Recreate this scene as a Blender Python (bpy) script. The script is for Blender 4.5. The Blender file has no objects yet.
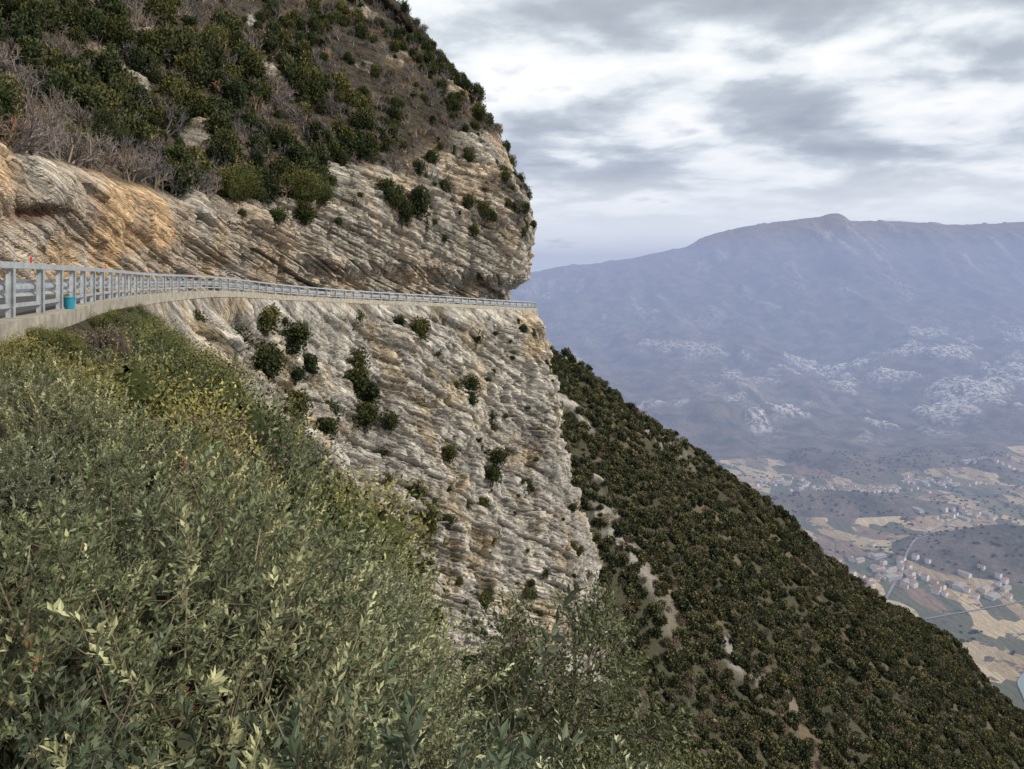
import bpy, math, numpy as np
from mathutils import Vector
rng=np.random.default_rng(11)
scene=bpy.context.scene
scene.view_settings.view_transform='Standard'
try: scene.view_settings.look='None'
except Exception: pass
scene.view_settings.exposure=0
# ------------------------------------------------------------ noise
def _h(i,j,k,seed=0):
    i=i.astype(np.int64);j=j.astype(np.int64);k=k.astype(np.int64)
    h=(i*73856093)^(j*19349663)^(k*83492791)^(seed*2654435)
    h=h&0xffffffff
    h=((h^(h>>16))*0x45d9f3b)&0xffffffff
    h=((h^(h>>16))*0x45d9f3b)&0xffffffff
    h=h^(h>>16)
    return h/4294967295.0
def vn(x,y,z,seed=0):
    xi=np.floor(x);yi=np.floor(y);zi=np.floor(z)
    fx=x-xi;fy=y-yi;fz=z-zi
    fx=fx*fx*(3-2*fx);fy=fy*fy*(3-2*fy);fz=fz*fz*(3-2*fz)
    r=0
    for a in (0,1):
        for b in (0,1):
            for c in (0,1):
                r=r+_h(xi+a,yi+b,zi+c,seed)*(fx if a else 1-fx)*(fy if b else 1-fy)*(fz if c else 1-fz)
    return r*2-1
def fbm(x,y,z,o=4,seed=0,g=.5):
    r=0;a=1;t=0
    for q in range(o):
        r=r+a*vn(x,y,z,seed+q*17);t+=a;a*=g
        x=x*2.03+3.1;y=y*2.03+1.7;z=z*2.03+5.3
    return r/t
def sst(a,b,x):
    t=np.clip((x-a)/(b-a),0,1);return t*t*(3-2*t)
def mixc(c1,c2,f): return c1*(1-f[...,None])+c2*f[...,None]
# ------------------------------------------------------------ mesh helpers
def mesh_from(name,V,F,C=None,mats=(),smooth=False,midx=None):
    me=bpy.data.meshes.new(name)
    V=np.ascontiguousarray(V,dtype=np.float32)
    me.vertices.add(len(V));me.vertices.foreach_set('co',V.ravel())
    if not isinstance(F,list): F=[F]
    F=[np.asarray(f,dtype=np.int32) for f in F if len(f)]
    nl=sum(f.size for f in F);npoly=sum(len(f) for f in F)
    me.loops.add(nl);me.loops.foreach_set('vertex_index',np.concatenate([f.ravel() for f in F]))
    tot=np.concatenate([np.full(len(f),f.shape[1],dtype=np.int32) for f in F])
    st=np.concatenate([[0],np.cumsum(tot)[:-1]]).astype(np.int32)
    me.polygons.add(npoly);me.polygons.foreach_set('loop_start',st)
    for m in mats: me.materials.append(m)
    if midx is not None: me.polygons.foreach_set('material_index',np.asarray(midx,dtype=np.int32))
    me.polygons.foreach_set('use_smooth',np.full(npoly,smooth))
    me.update(calc_edges=True)
    if C is not None:
        at=me.color_attributes.new('Col','FLOAT_COLOR','POINT')
        CC=np.ones((len(V),4),dtype=np.float32);CC[:,:3]=np.clip(C,0,1)
        at.data.foreach_set('color',CC.ravel())
    me.validate()
    return me
def obj(name,me,link=True,parent=None):
    o=bpy.data.objects.new(name,me)
    if link: scene.collection.objects.link(o)
    if parent: o.parent=parent
    return o
def grid(name,P,C,mat,smooth=False):
    R,K=P.shape[:2]
    idx=np.arange(R*K).reshape(R,K)
    F=np.stack([idx[:-1,:-1],idx[:-1,1:],idx[1:,1:],idx[1:,:-1]],-1).reshape(-1,4)
    return obj(name,mesh_from(name,P.reshape(-1,3),F,None if C is None else C.reshape(-1,3),[mat],smooth))
# ------------------------------------------------------------ materials
def newmat(name):
    m=bpy.data.materials.new(name);m.use_nodes=True
    nt=m.node_tree;nt.nodes.clear()
    out=nt.nodes.new('ShaderNodeOutputMaterial')
    return m,nt,out
def noise(nt,vec,scale,detail=4,rough=.55):
    n=nt.nodes.new('ShaderNodeTexNoise');n.inputs['Scale'].default_value=scale
    n.inputs['Detail'].default_value=detail;n.inputs['Roughness'].default_value=rough
    if vec is not None: nt.links.new(vec,n.inputs['Vector'])
    return n.outputs['Fac']
def ramp(nt,fac,stops,interp='LINEAR'):
    n=nt.nodes.new('ShaderNodeValToRGB');cr=n.color_ramp;cr.interpolation=interp
    while len(cr.elements)<len(stops): cr.elements.new(.5)
    for e,(p,c) in zip(cr.elements,stops):
        e.position=p;e.color=(*c,1) if len(c)==3 else c
    nt.links.new(fac,n.inputs[0]);return n.outputs['Color']
def mixrgb(nt,a,b,f,mode='MIX'):
    n=nt.nodes.new('ShaderNodeMix');n.data_type='RGBA';n.blend_type=mode
    for s,v in ((n.inputs[6],a),(n.inputs[7],b),(n.inputs[0],f)):
        if isinstance(v,(int,float)): s.default_value=v
        elif isinstance(v,tuple): s.default_value=(*v,1)
        else: nt.links.new(v,s)
    return n.outputs[2]
def mth(nt,op,a,b=None):
    n=nt.nodes.new('ShaderNodeMath');n.operation=op
    for i,v in enumerate((a,b)):
        if v is None: continue
        if isinstance(v,(int,float)): n.inputs[i].default_value=v
        else: nt.links.new(v,n.inputs[i])
    return n.outputs[0]
def pos(nt,sc=None,rot=None):
    g=nt.nodes.new('ShaderNodeNewGeometry').outputs['Position']
    if sc is None: return g
    m=nt.nodes.new('ShaderNodeMapping');m.inputs['Scale'].default_value=sc
    if rot: m.inputs['Rotation'].default_value=rot
    nt.links.new(g,m.inputs['Vector']);return m.outputs[0]
def bsdf(nt,out,col,rough=.9,bump=None,bs=.5,bd=.1,metal=0,spec=.3):
    b=nt.nodes.new('ShaderNodeBsdfPrincipled')
    b.inputs['Roughness'].default_value=rough;b.inputs['Metallic'].default_value=metal
    b.inputs['Specular IOR Level'].default_value=spec
    if isinstance(col,tuple): b.inputs['Base Color'].default_value=(*col,1)
    else: nt.links.new(col,b.inputs['Base Color'])
    if bump is not None:
        bn=nt.nodes.new('ShaderNodeBump');bn.inputs['Strength'].default_value=bs;bn.inputs['Distance'].default_value=bd
        nt.links.new(bump,bn.inputs['Height']);nt.links.new(bn.outputs[0],b.inputs['Normal'])
    nt.links.new(b.outputs[0],out.inputs['Surface']);return b
def vcol(nt):
    a=nt.nodes.new('ShaderNodeVertexColor');a.layer_name='Col';return a.outputs['Color']
def mat_rock(name,dip,lam=1.,blk=1.,kx=.26,kb=.95):
    m,nt,out=newmat(name)
    p=pos(nt)
    sx=nt.nodes.new('ShaderNodeSeparateXYZ');nt.links.new(p,sx.inputs[0])
    nw=noise(nt,p,.04,1);nw2=noise(nt,p,1.6,2)
    b=mth(nt,'ADD',sx.outputs[2],mth(nt,'MULTIPLY',mth(nt,'ADD',sx.outputs[1],mth(nt,'MULTIPLY',sx.outputs[0],.35)),dip))
    b=mth(nt,'ADD',b,mth(nt,'ADD',mth(nt,'MULTIPLY',nw,2.5),mth(nt,'MULTIPLY',nw2,.14)))
    def coords(sxy,sb):
        cb=nt.nodes.new('ShaderNodeCombineXYZ')
        nt.links.new(mth(nt,'MULTIPLY',sx.outputs[0],sxy),cb.inputs[0])
        nt.links.new(mth(nt,'MULTIPLY',mth(nt,'ADD',sx.outputs[1],mth(nt,'MULTIPLY',nw2,1.)),sxy),cb.inputs[1])
        nt.links.new(mth(nt,'MULTIPLY',b,sb),cb.inputs[2]);return cb.outputs[0]
    n1=noise(nt,p,1.5,6,.68)
    v=ramp(nt,n1,[(.36,(.68,.66,.65)),(.47,(.98,.98,.98)),(.55,(1.04,1.03,1.02)),(.66,(1.18,1.16,1.13))])
    c=mixrgb(nt,vcol(nt),v,1.0,'MULTIPLY')
    hs=mth(nt,'MULTIPLY',n1,.9)
    if lam>0:
        # thin parallel beds with dark partings
        nl=noise(nt,coords(.05,1.9),1.0,3,.6)
        crack=ramp(nt,nl,[(.36,(.42,.40,.39)),(.40,(.95,.95,.95)),(.455,(1,1,1)),(.468,(.45,.43,.41)),(.482,(1.05,1.05,1.05)),(.525,(1,1,1)),(.54,(.5,.48,.46)),(.555,(1.08,1.08,1.07)),(.62,(.9,.9,.9)),(.635,(.55,.53,.51)),(.65,(1.1,1.1,1.08))])
        c=mixrgb(nt,c,crack,.75*lam,'MULTIPLY')
        bw=nt.nodes.new('ShaderNodeRGBToBW');nt.links.new(crack,bw.inputs[0])
        hs=mth(nt,'ADD',hs,mth(nt,'MULTIPLY',bw.outputs[0],.55*lam))
    if blk>0:
        for q,(fx,fb,am) in enumerate(((1.,1.,1.),(2.7,2.4,.55))):
            cc=coords(kx*fx,kb*fb)
            vo=nt.nodes.new('ShaderNodeTexVoronoi');vo.inputs['Scale'].default_value=1.;vo.distance='CHEBYCHEV';vo.inputs['Randomness'].default_value=.8;nt.links.new(cc,vo.inputs['Vector'])
            s2=nt.nodes.new('ShaderNodeSeparateColor');nt.links.new(vo.outputs['Color'],s2.inputs[0])
            c=mixrgb(nt,c,ramp(nt,s2.outputs[0],[(0,(.66,.65,.66)),(.5,(1,1,1)),(1,(1.2,1.18,1.13))]),.85*blk*am,'MULTIPLY')
            hs=mth(nt,'ADD',hs,mth(nt,'MULTIPLY',s2.outputs[1],1.2*blk*am))
    bsdf(nt,out,c,.95,hs,1.,.38,spec=.1);return m
def mat_leaf(name,tr=.25):
    m,nt,out=newmat(name)
    c=vcol(nt)
    oi=nt.nodes.new('ShaderNodeObjectInfo')
    rr=ramp(nt,oi.outputs['Random'],[(0,(.62,.68,.72)),(.5,(1,1,.97)),(1,(1.25,1.18,1.0))])
    c=mixrgb(nt,c,rr,1.0,'MULTIPLY')
    d=nt.nodes.new('ShaderNodeBsdfPrincipled');d.inputs['Roughness'].default_value=.5
    d.inputs['Specular IOR Level'].default_value=.3
    nt.links.new(c,d.inputs['Base Color'])
    if tr>0:
        t=nt.nodes.new('ShaderNodeBsdfTranslucent');nt.links.new(c,t.inputs['Color'])
        mx=nt.nodes.new('ShaderNodeMixShader');mx.inputs[0].default_value=tr
        nt.links.new(d.outputs[0],mx.inputs[1]);nt.links.new(t.outputs[0],mx.inputs[2])
        nt.links.new(mx.outputs[0],out.inputs['Surface'])
    else:
        df=nt.nodes.new('ShaderNodeBsdfDiffuse');nt.links.new(c,df.inputs['Color']);nt.nodes.remove(d)
        nt.links.new(df.outputs[0],out.inputs['Surface'])
    return m
def simple(name,col,rough=.8,ns=5,amt=.25,metal=0,bump=.3,bd=.02):
    m,nt,out=newmat(name)
    n=noise(nt,pos(nt),ns,4)
    lo=tuple(x*(1-amt) for x in col);hi=tuple(x*(1+amt) for x in col)
    bsdf(nt,out,ramp(nt,n,[(.3,lo),(.7,hi)]),rough,n,bump,bd,metal);return m
ROCK=mat_rock('limestone',.55,.75,.9,.38,.8);ROCKU=mat_rock('bedded_limestone',.30,1.,.6,.22,1.15);GRND=mat_rock('hill_soil',.5,0,0)
LEAF=mat_leaf('near_foliage',.2);FLEAF=mat_leaf('foliage',0);TWIG=mat_leaf('bare_twigs',.0)
ASPH=simple('asphalt',(.06,.06,.062),.9,8);CONC=simple('concrete',(.27,.245,.20),.9,3,.35)
GALV=simple('galvanised_steel',(.42,.44,.46),.5,6,.2,.5);WHITE=simple('road_paint',(.7,.7,.68),.7)
TEAL=simple('teal_plastic',(.02,.20,.28),.4,10,.1);RED=simple('reflector_red',(.6,.03,.02),.3)
# ------------------------------------------------------------ road curve
ST=np.array([(0,-20,-2.2),(-1.2,-2,-1.75),(-4.2,5,-1.25),(-8.5,11,-.85),(-10.8,17,-.75),(-14.5,26,-.65),(-19.5,40,-.6),
 (-23,58,-.6),(-23,75,-1.2),(-19,90,-1.9),(-10.5,108,-2.8),(-2,122,-3.7),(3.2,131,-4.2),(4.2,140,-4.5),(2.5,155,-4.8),(-8,175,-5.2),(-28,200,-5.6)],float)
def cat(A,s):
    A=np.asarray(A,float);n=len(A);s=np.clip(s,0,n-1-1e-9);i=np.floor(s).astype(int);f=(s-i)
    g=lambda k:A[np.clip(k,0,n-1)]
    sh=(len(s),)+(1,)*(A.ndim-1);f=f.reshape(sh)
    p0,p1,p2,p3=g(i-1),g(i),g(i+1),g(i+2)
    return .5*((2*p1)+(p2-p0)*f+(2*p0-5*p1+4*p2-p3)*f*f+(3*p1-p0-3*p2+p3)*f**3)
def edge(s):
    s=np.atleast_1d(np.asarray(s,float))
    P=cat(ST,s);a=cat(ST,np.clip(s-.25,0,16));b=cat(ST,np.clip(s+.25,0,16));t=(b-a)[:,:2]
    t/=np.linalg.norm(t,axis=1)[:,None]
    return P,np.stack([t[:,1],-t[:,0]],-1)
_s=np.linspace(0,16,6000);_P,_=edge(_s)
_L=np.concatenate([[0],np.cumsum(np.linalg.norm(np.diff(_P,axis=0),axis=1))])
def s_of_len(l): return np.interp(l,_L,_s)
cols=[0.0];l=0
while l<_L[-1]:
    y=np.interp(l,_L,_P[:,1]);st=np.clip(abs(y)/420,.09,.30) if 8<y<150 else .5
    l+=st;cols.append(min(l,_L[-1]))
LC=np.array(cols);SC=s_of_len(LC)
def loft(profiles,rows,S):
    ctrl=cat(np.asarray(profiles,float),S)
    out=[]
    K=ctrl.shape[1]
    for k in range(K-1):
        for q in range(rows[k]):
            f=q/rows[k];out.append((k+f))
    out.append(K-1-1e-6);u=np.array(out);i=np.floor(u).astype(int);f=(u-i)[:,None,None]
    A=np.transpose(ctrl,(1,0,2))
    pr=A[i]*(1-f)+A[i+1]*f
    E,n=edge(S)
    P=np.zeros(pr.shape[:2]+(3,))
    P[...,0]=E[None,:,0]+n[None,:,0]*pr[...,0]
    P[...,1]=E[None,:,1]+n[None,:,1]*pr[...,0]
    P[...,2]=E[None,:,2]+pr[...,1]
    return P,u,pr
def normals(P):
    du=np.gradient(P,axis=0);dv=np.gradient(P,axis=1)
    n=np.cross(dv,du);n/=np.linalg.norm(n,axis=-1)[...,None]+1e-9
    return n
def strata(P,Lc,dip,warp_seed,warp=1.):
    x,y,z=P[...,0],P[...,1],P[...,2]
    w=(fbm(x/8,y/8,z/8,3,warp_seed)*.18+fbm(x/30,y/30,z/30,2,warp_seed+5)*1.0)*warp
    b=z+dip*(y+.35*x)+w
    d=np.zeros_like(z);tone=np.zeros_like(z)
    m1=sst(-.3,.2,fbm(x/5,y/5,z/5,3,warp_seed+8))
    for T,W,A,sd in ((3.1,3.8,1.2,1),(1.25,1.9,.75,2),(.5,1.1,.25,3)):
        lay=np.floor(b/T);fr=b/T-lay
        o=_h(lay,lay*0,lay*0,sd)*W
        jj=(Lc+o+.3*b+.35*fbm(x/2.5,y/2.5,z/2.5,3,sd))/W
        cell=np.floor(jj);fj=jj-cell
        hh=_h(lay,cell,lay*0,sd+9)
        h1=_h(lay,lay*0+7,lay*0,sd+4)
        d+=A*(.75*hh+.65*h1-.68)
        gm=_h(lay,cell,lay*0+3,sd+20)*m1
        gro=np.exp(-((fr-.05)/.09)**2)*(.5+.5*gm)
        grv=np.exp(-((fj-.05)/.08)**2)*_h(lay,cell,lay*0+5,sd+21)
        d-=A*(.8*gro+.6*grv)
        tone+=(.65*hh+.35*h1-.5)*(.42 if T>2 else .36)
        tone-=.5*gro*(.4+.6*m1)+.35*grv  # recess darkness painted into the tone along grooves and joints
    return d,tone,b
# ------------------------------------------------------------ upper hillside
near=[(-7,-.3),(-6.9,3),(-6.3,5.4),(-6.8,7.4),(-8.5,8.6),(-13,12),(-20,18),(-30,29),(-44,44),(-60,60),(-95,95)]
corn=[(-6,-.3),(-5,4),(-1.8,5.5),(-.7,14),(-1.8,21),(-5,28),(-10.6,38),(-17.6,46),(-24,54),(-34,64),(-70,95)]
wu=[0,0,0,0,0,0,0,0,.12,.36,.66,.92,1,1,1,1,1]
UP=[[(a[0]*(1-w)+b[0]*w,a[1]*(1-w)+b[1]*w) for a,b in zip(near,corn)] for w in wu]
rowsU=[30,30,60,50,46,40,34,30,26,14]
PU,uU,prU=loft(UP,rowsU,SC)
U=np.repeat(uU[:,None],len(SC),1);Lg=np.repeat(LC[None],len(uU),0);Sg=np.repeat(SC[None],len(uU),0)
nU=normals(PU)
if nU[80,len(SC)//2,0]<0: nU=-nU
wcol=np.clip(cat(np.array(wu)[:,None],SC)[:,0][None],0,1)
x,y,z=PU[...,0],PU[...,1],PU[...,2]
topu=3.4+2.1*wcol+1.3*fbm(x/12,y/12,z/12,3,50)
rock=1-sst(-.25,.5,U-topu)
patch=sst(.25,.42,fbm(x/7,y/7,z/5,4,61))*sst(4,6,U)
rock=np.clip(np.maximum(rock,patch*.9),0,1)
led=z+.30*(y+.35*x)
ledge=sst(.02,.18,fbm(x/11,y/11,led/2.2,4,63))*sst(2.5,3.3,U)*wcol
rock=rock*(1-.95*ledge)
d,tone,b=strata(PU,Lg,.30,31)
fade=sst(-.1,.8,U)
big=fbm(x/14,y/14,z/14,4,70)*2.3*sst(1,4,U)+fbm(x/4,y/4,z/4,4,71)*.7
smoothwall=1-sst(7.2,8.2,Sg)
disp=(big*fade*.8+d*np.maximum(rock,.25)*(.6+.75*(1-smoothwall))*(.3+.7*fade))
disp+=ledge*.5
rust=np.exp(-((y-43)/4)**2-((z-4.1-.12*(y-43)-.35*fbm(y/2,z/2,x,3,3))/.55)**2)
disp-=rust*.7
PU=PU+nU*disp[...,None]
x,y,z=PU[...,0],PU[...,1],PU[...,2]
g1=fbm(x/6,y/6,z/6,4,80);g2=fbm(x/2.2,y/2.2,z/6,4,81)
base=np.ones(PU.shape)*np.array((.45,.415,.36))
base=mixc(base,np.array((.60,.42,.25)),np.clip(sst(-.15,.35,g1)*.85+.45*smoothwall*sst(-.3,.3,g2),0,1)*(.45+.5*smoothwall))
base=mixc(base,np.array((.21,.205,.20)),sst(.05,.5,g2)*.5)
base=base*(1+.8*tone*(1-.3*smoothwall))[...,None]
base=mixc(base,np.array((.13,.055,.025)),np.clip(rust*1.2,0,1)*.85)
soil=mixc(np.ones(PU.shape)*np.array((.075,.065,.05)),np.array((.14,.11,.075)),sst(-.1,.5,g1))
colU=mixc(soil,base,rock)
grid('hillside_above_road',PU,colU,ROCKU)
rockU=rock;ledgeU=ledge
# ------------------------------------------------------------ lower hillside / cliff
Pn=[(.4,-.1),(1.2,-1.1),(3.5,-3.3),(8,-6.9),(14,-12.2),(20,-18.6),(28,-29),(40,-47),(60,-74)]
LO=[Pn,Pn,Pn,
 [(.4,-.1),(1.2,-1.1),(3,-3.1),(7,-6.9),(10.5,-9.9),(15,-14),(20,-20.6),(29,-36),(55,-78)],
 [(.4,-.1),(1.2,-1.1),(3.2,-3.6),(6.6,-7.8),(9.4,-12),(12.4,-18.4),(17,-30),(26,-54),(48,-86)],
 [(.4,-.1),(1.2,-1.1),(2.6,-3.2),(5.2,-6.9),(7.8,-11),(11,-17.6),(15.5,-33),(23,-58),(43,-90)],
 [(.4,-.1),(.9,-2),(1.8,-5),(3.5,-10),(6,-18),(9,-28),(13,-42),(20,-65),(40,-95)]]
mid=[(.4,-.1),(1,-3),(2.6,-8),(4.5,-16),(6.5,-25),(9.5,-38),(13,-52),(18,-68),(45,-100)]
cor=[(.4,-.1),(1.2,-3),(2.4,-7),(3.2,-14),(4.3,-23),(8.3,-39),(12,-53),(16.5,-69),(45,-98)]
LO+= [mid]*4+[cor]*6
rowsL=[12,32,52,72,84,90,70,24]
PL,uL,prL=loft(LO,rowsL,SC)
U=np.repeat(uL[:,None],len(SC),1);Lg=np.repeat(LC[None],len(uL),0);Sg=np.repeat(SC[None],len(uL),0)
nL=normals(PL)
if nL[100,len(SC)//2,0]<0: nL=-nL
x,y,z=PL[...,0],PL[...,1],PL[...,2]
dep=-prL[...,1]
rock0=sst(5.25,5.8,Sg+.35*fbm(x/5,y/5,z/5,3,90)+.03*U)
foot=sst(55,66,dep+7*fbm(x/9,y/9,z/9,3,93))
rockL=rock0*(1-.9*foot)
d,tone,b=strata(PL,Lg,.55,37)
fade=sst(.3,4,dep)
fa=fbm(x/7,y/7,z/7,3,92);q=(z+.95*y+fa*4)/8.5;qf=q-np.floor(q);scarp=(qf-.5)*1.6-.9*np.exp(-((qf-.03)/.05)**2)
big=fbm(x/16,y/16,z/20,4,95)*3.0+fbm(x/5,y/5,z/7,4,96)*1.0+scarp
disp=fade*(big*np.where(rock0>.5,1,.22)*(.25+.75*rock0)+d*rockL*1.4)
PL=PL+nL*disp[...,None]
x,y,z=PL[...,0],PL[...,1],PL[...,2]
g1=fbm(x/7,y/7,z/9,4,83);g2=fbm(x/2.5,y/2.5,z/8,4,84);g3=fbm(x/1.5,y/1.5,z/1.5,3,85);g4=fbm(x/12,y/12,z/8,3,86)
base=np.ones(PL.shape)*np.array((.52,.49,.44))
base=mixc(base,np.array((.54,.42,.26)),sst(.0,.4,g1)*.65)
base=mixc(base,np.array((.23,.225,.22)),sst(.05,.5,g2)*.55)
base=mixc(base,np.array((.30,.29,.28)),sst(.0,.4,g4)*.45)
base=base*(1+.9*tone)[...,None]
base=base*(1-.6*np.exp(-((qf-.03)/.03)**2)*sst(-.2,.3,g3))[...,None]
grass=sst(.12,.36,fbm(x/3.5+9,y/3.5,z/1.8+.5*y,4,99))
base=mixc(base,np.array((.17,.13,.075)),np.clip(grass*.75,0,1))
soil=mixc(np.ones(PL.shape)*np.array((.05,.045,.028)),np.array((.13,.10,.065)),sst(-.1,.5,g3))
colL=mixc(soil,base,rockL)
grid('cliff_below_road',PL,colL,ROCK)
grassL=grass
# ------------------------------------------------------------ road, kerb, rail
def sweep(name,prof,l0,l1,step,mat,closed=True,parent=None,caps=True):
    L=np.arange(l0,l1+step*.5,step);E,n=edge(s_of_len(L));K=len(prof);pr=np.array(prof)
    V=np.zeros((len(L),K,3))
    V[...,0]=E[:,None,0]+n[:,None,0]*pr[None,:,0];V[...,1]=E[:,None,1]+n[:,None,1]*pr[None,:,0];V[...,2]=E[:,None,2]+pr[None,:,1]
    idx=np.arange(len(L)*K).reshape(len(L),K);F=[]
    r=range(K) if closed else range(K-1)
    for k in r:
        k2=(k+1)%K
        F.append(np.stack([idx[:-1,k],idx[:-1,k2],idx[1:,k2],idx[1:,k]],-1))
    F=[np.concatenate(F)]
    if closed and caps: F.append(np.array([idx[0][::-1],idx[-1]]))
    return obj(name,mesh_from(name,V.reshape(-1,3),F,None,[mat]),parent=parent)
Lend=_L[-1]
sweep('road',[(-7.6,-.25),(-7.6,0),(0,0),(0,-.25)],0,Lend,1,ASPH)
pm=bpy.data.objects.new('road_markings',None);scene.collection.objects.link(pm)
for i,o_ in enumerate((-.45,-6.3)): sweep('edge_line_%d'%(i+1),[(o_-.06,.006),(o_+.06,.006)],0,Lend,1,WHITE,False,pm)
sweep('kerb',[(.0,-.35),(.0,.14),(.5,.14),(.5,-.35)],0,Lend,1,CONC)
gr=bpy.data.objects.new('guard_rail',None);scene.collection.objects.link(gr)
wb=[(-.02,.42),(-.10,.47),(-.10,.52),(-.02,.57),(-.02,.62),(-.10,.67),(-.10,.72),(-.02,.76),(-.008,.76),(-.088,.715),(-.088,.675),(-.008,.625),(-.008,.565),(-.088,.515),(-.088,.475),(-.008,.42)]
sweep('w_beam',[(a+.1,b_+.12) for a,b_ in wb],0,Lend,.7,GALV,True,gr)
sweep('top_rail',[(a+.2,b_) for a,b_ in [(-.06,1.10),(-.06,1.22),(.06,1.22),(.06,1.10)]],0,Lend,.7,GALV,True,gr)
sweep('lower_rail',[(.17,.34),(.17,.42),(.21,.42),(.21,.34)],0,Lend,.7,GALV,True,gr)
def boxverts(c,ax,ay,az):
    c=np.array(c);v=[]
    for sz in (-1,1):
        for sx,sy in ((-1,-1),(1,-1),(1,1),(-1,1)): v.append(c+sx*ax+sy*ay+sz*az)
    return v
BF=np.array([(0,3,2,1),(4,5,6,7),(0,1,5,4),(1,2,6,5),(2,3,7,6),(3,0,4,7)])
V=[];F=[]
for l in np.arange(.5,Lend,2.0):
    E,n=edge(s_of_len(l));E=E[0];n=n[0];n3=np.array((n[0],n[1],0));t3=np.array((-n[1],n[0],0))
    for (o_,a,bb) in ((.2,.07,.008),(.135,.007,.05),(.265,.007,.05)):
        F.append(BF+len(V)*1);V+=boxverts(E+n3*o_+np.array((0,0,.61)),n3*a,t3*bb,np.array((0,0,.485)))
    F.append(BF+len(V));V+=boxverts(E+n3*.2+np.array((0,0,.15)),n3*.11,t3*.11,np.array((0,0,.008)))
obj('posts',mesh_from('posts',np.array(V),np.concatenate(F),None,[GALV]),parent=gr)
V=[];F=[]
for l in np.arange(2.5,Lend,12):
    E,n=edge(s_of_len(l));E=E[0];n=n[0];n3=np.array((n[0],n[1],0));t3=np.array((-n[1],n[0],0))
    F.append(BF+len(V));V+=boxverts(E+n3*.02+np.array((0,0,1.30)),n3*.012,t3*.035,np.array((0,0,.07)))
obj('reflectors',mesh_from('reflectors',np.array(V),np.concatenate(F),None,[RED]),parent=gr)
def bucket():
    k=20;prof=[(.0,.0),(.12,.0),(.15,.30),(.165,.30),(.165,.325),(.145,.325),(.115,.03),(0,.03)]
    V=[];F=[]
    for r,h in prof:
        for t in range(k): V.append((r*math.cos(t*2*math.pi/k),r*math.sin(t*2*math.pi/k),h))
    for a in range(len(prof)-1):
        for t in range(k): F.append((a*k+t,a*k+(t+1)%k,(a+1)*k+(t+1)%k,(a+1)*k+t))
    base_=len(V);hn=15
    for q in range(hn):
        a=math.pi*q/(hn-1);c=np.array((.16*math.cos(a),.05,.31+.15*math.sin(a)))
        for t in range(4):
            V.append(tuple(c+.008*np.array((math.cos(a)*math.cos(t*math.pi/2),math.sin(t*math.pi/2),math.sin(a)*math.cos(t*math.pi/2)))))
    for q in range(hn-1):
        for t in range(4): F.append((base_+q*4+t,base_+q*4+(t+1)%4,base_+q*4+4+(t+1)%4,base_+q*4+4+t))
    return obj('plastic_bucket',mesh_from('plastic_bucket',np.array(V),np.array(F),None,[TEAL]))
bk=bucket();E,n=edge(4.15);bk.location=(E[0,0]+n[0,0]*.36,E[0,1]+n[0,1]*.36,E[0,2]+.142);bk.scale=(.9,.9,.9)
# ------------------------------------------------------------ forest spur
gx=[-120,-60,13,52,84,117,145,173.5,207.5,300,420,700]
gz=[70,28,-26,-49,-73,-97,-122,-147,-177,-265,-390,-560]
X,Y=np.meshgrid(np.arange(-60,640,1.6),np.arange(60,520,1.6))
def spur(X,Y):
    g=np.interp(X,gx,gz)
    yr=300+ 12*fbm(X/60,X*0,X*0,2,5)
    zz=g+np.where(Y<yr,.36*(Y-yr),-.75*(Y-yr))
    zz+=fbm(X/45,Y/60,X*0,4,21)*11*sst(20,80,X)*1.0 + fbm(X/12,Y/12,X*0,3,22)*2.2
    return zz
Z=spur(X,Y)
g1=fbm(X/10,Y/14,X*0,4,23);g2=fbm(X/3,Y/3,X*0,3,24)
sr=sst(.27,.4,fbm(X/14,Y/14,X*0,4,26))*(1-sst(40,80,X))
sr=np.maximum(sr,np.exp(-((X-26)/12)**2-((Y-195)/20)**2)*1.1*sst(-.2,.2,g1+.1))
rk=np.clip(sr,0,1)
Z=Z+rk*3*(1+fbm(X/4,Y/4,X*0,3,27))
PF=np.stack([X,Y,Z],-1)
c=np.ones(PF.shape)*np.array((.055,.052,.034))
c=mixc(c,np.array((.12,.095,.065)),sst(0,.5,g1));c=mixc(c,np.array((.32,.30,.27)),rk*sst(-.4,.2,g2))
grid('forested_slope',PF,c,GRND)
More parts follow.
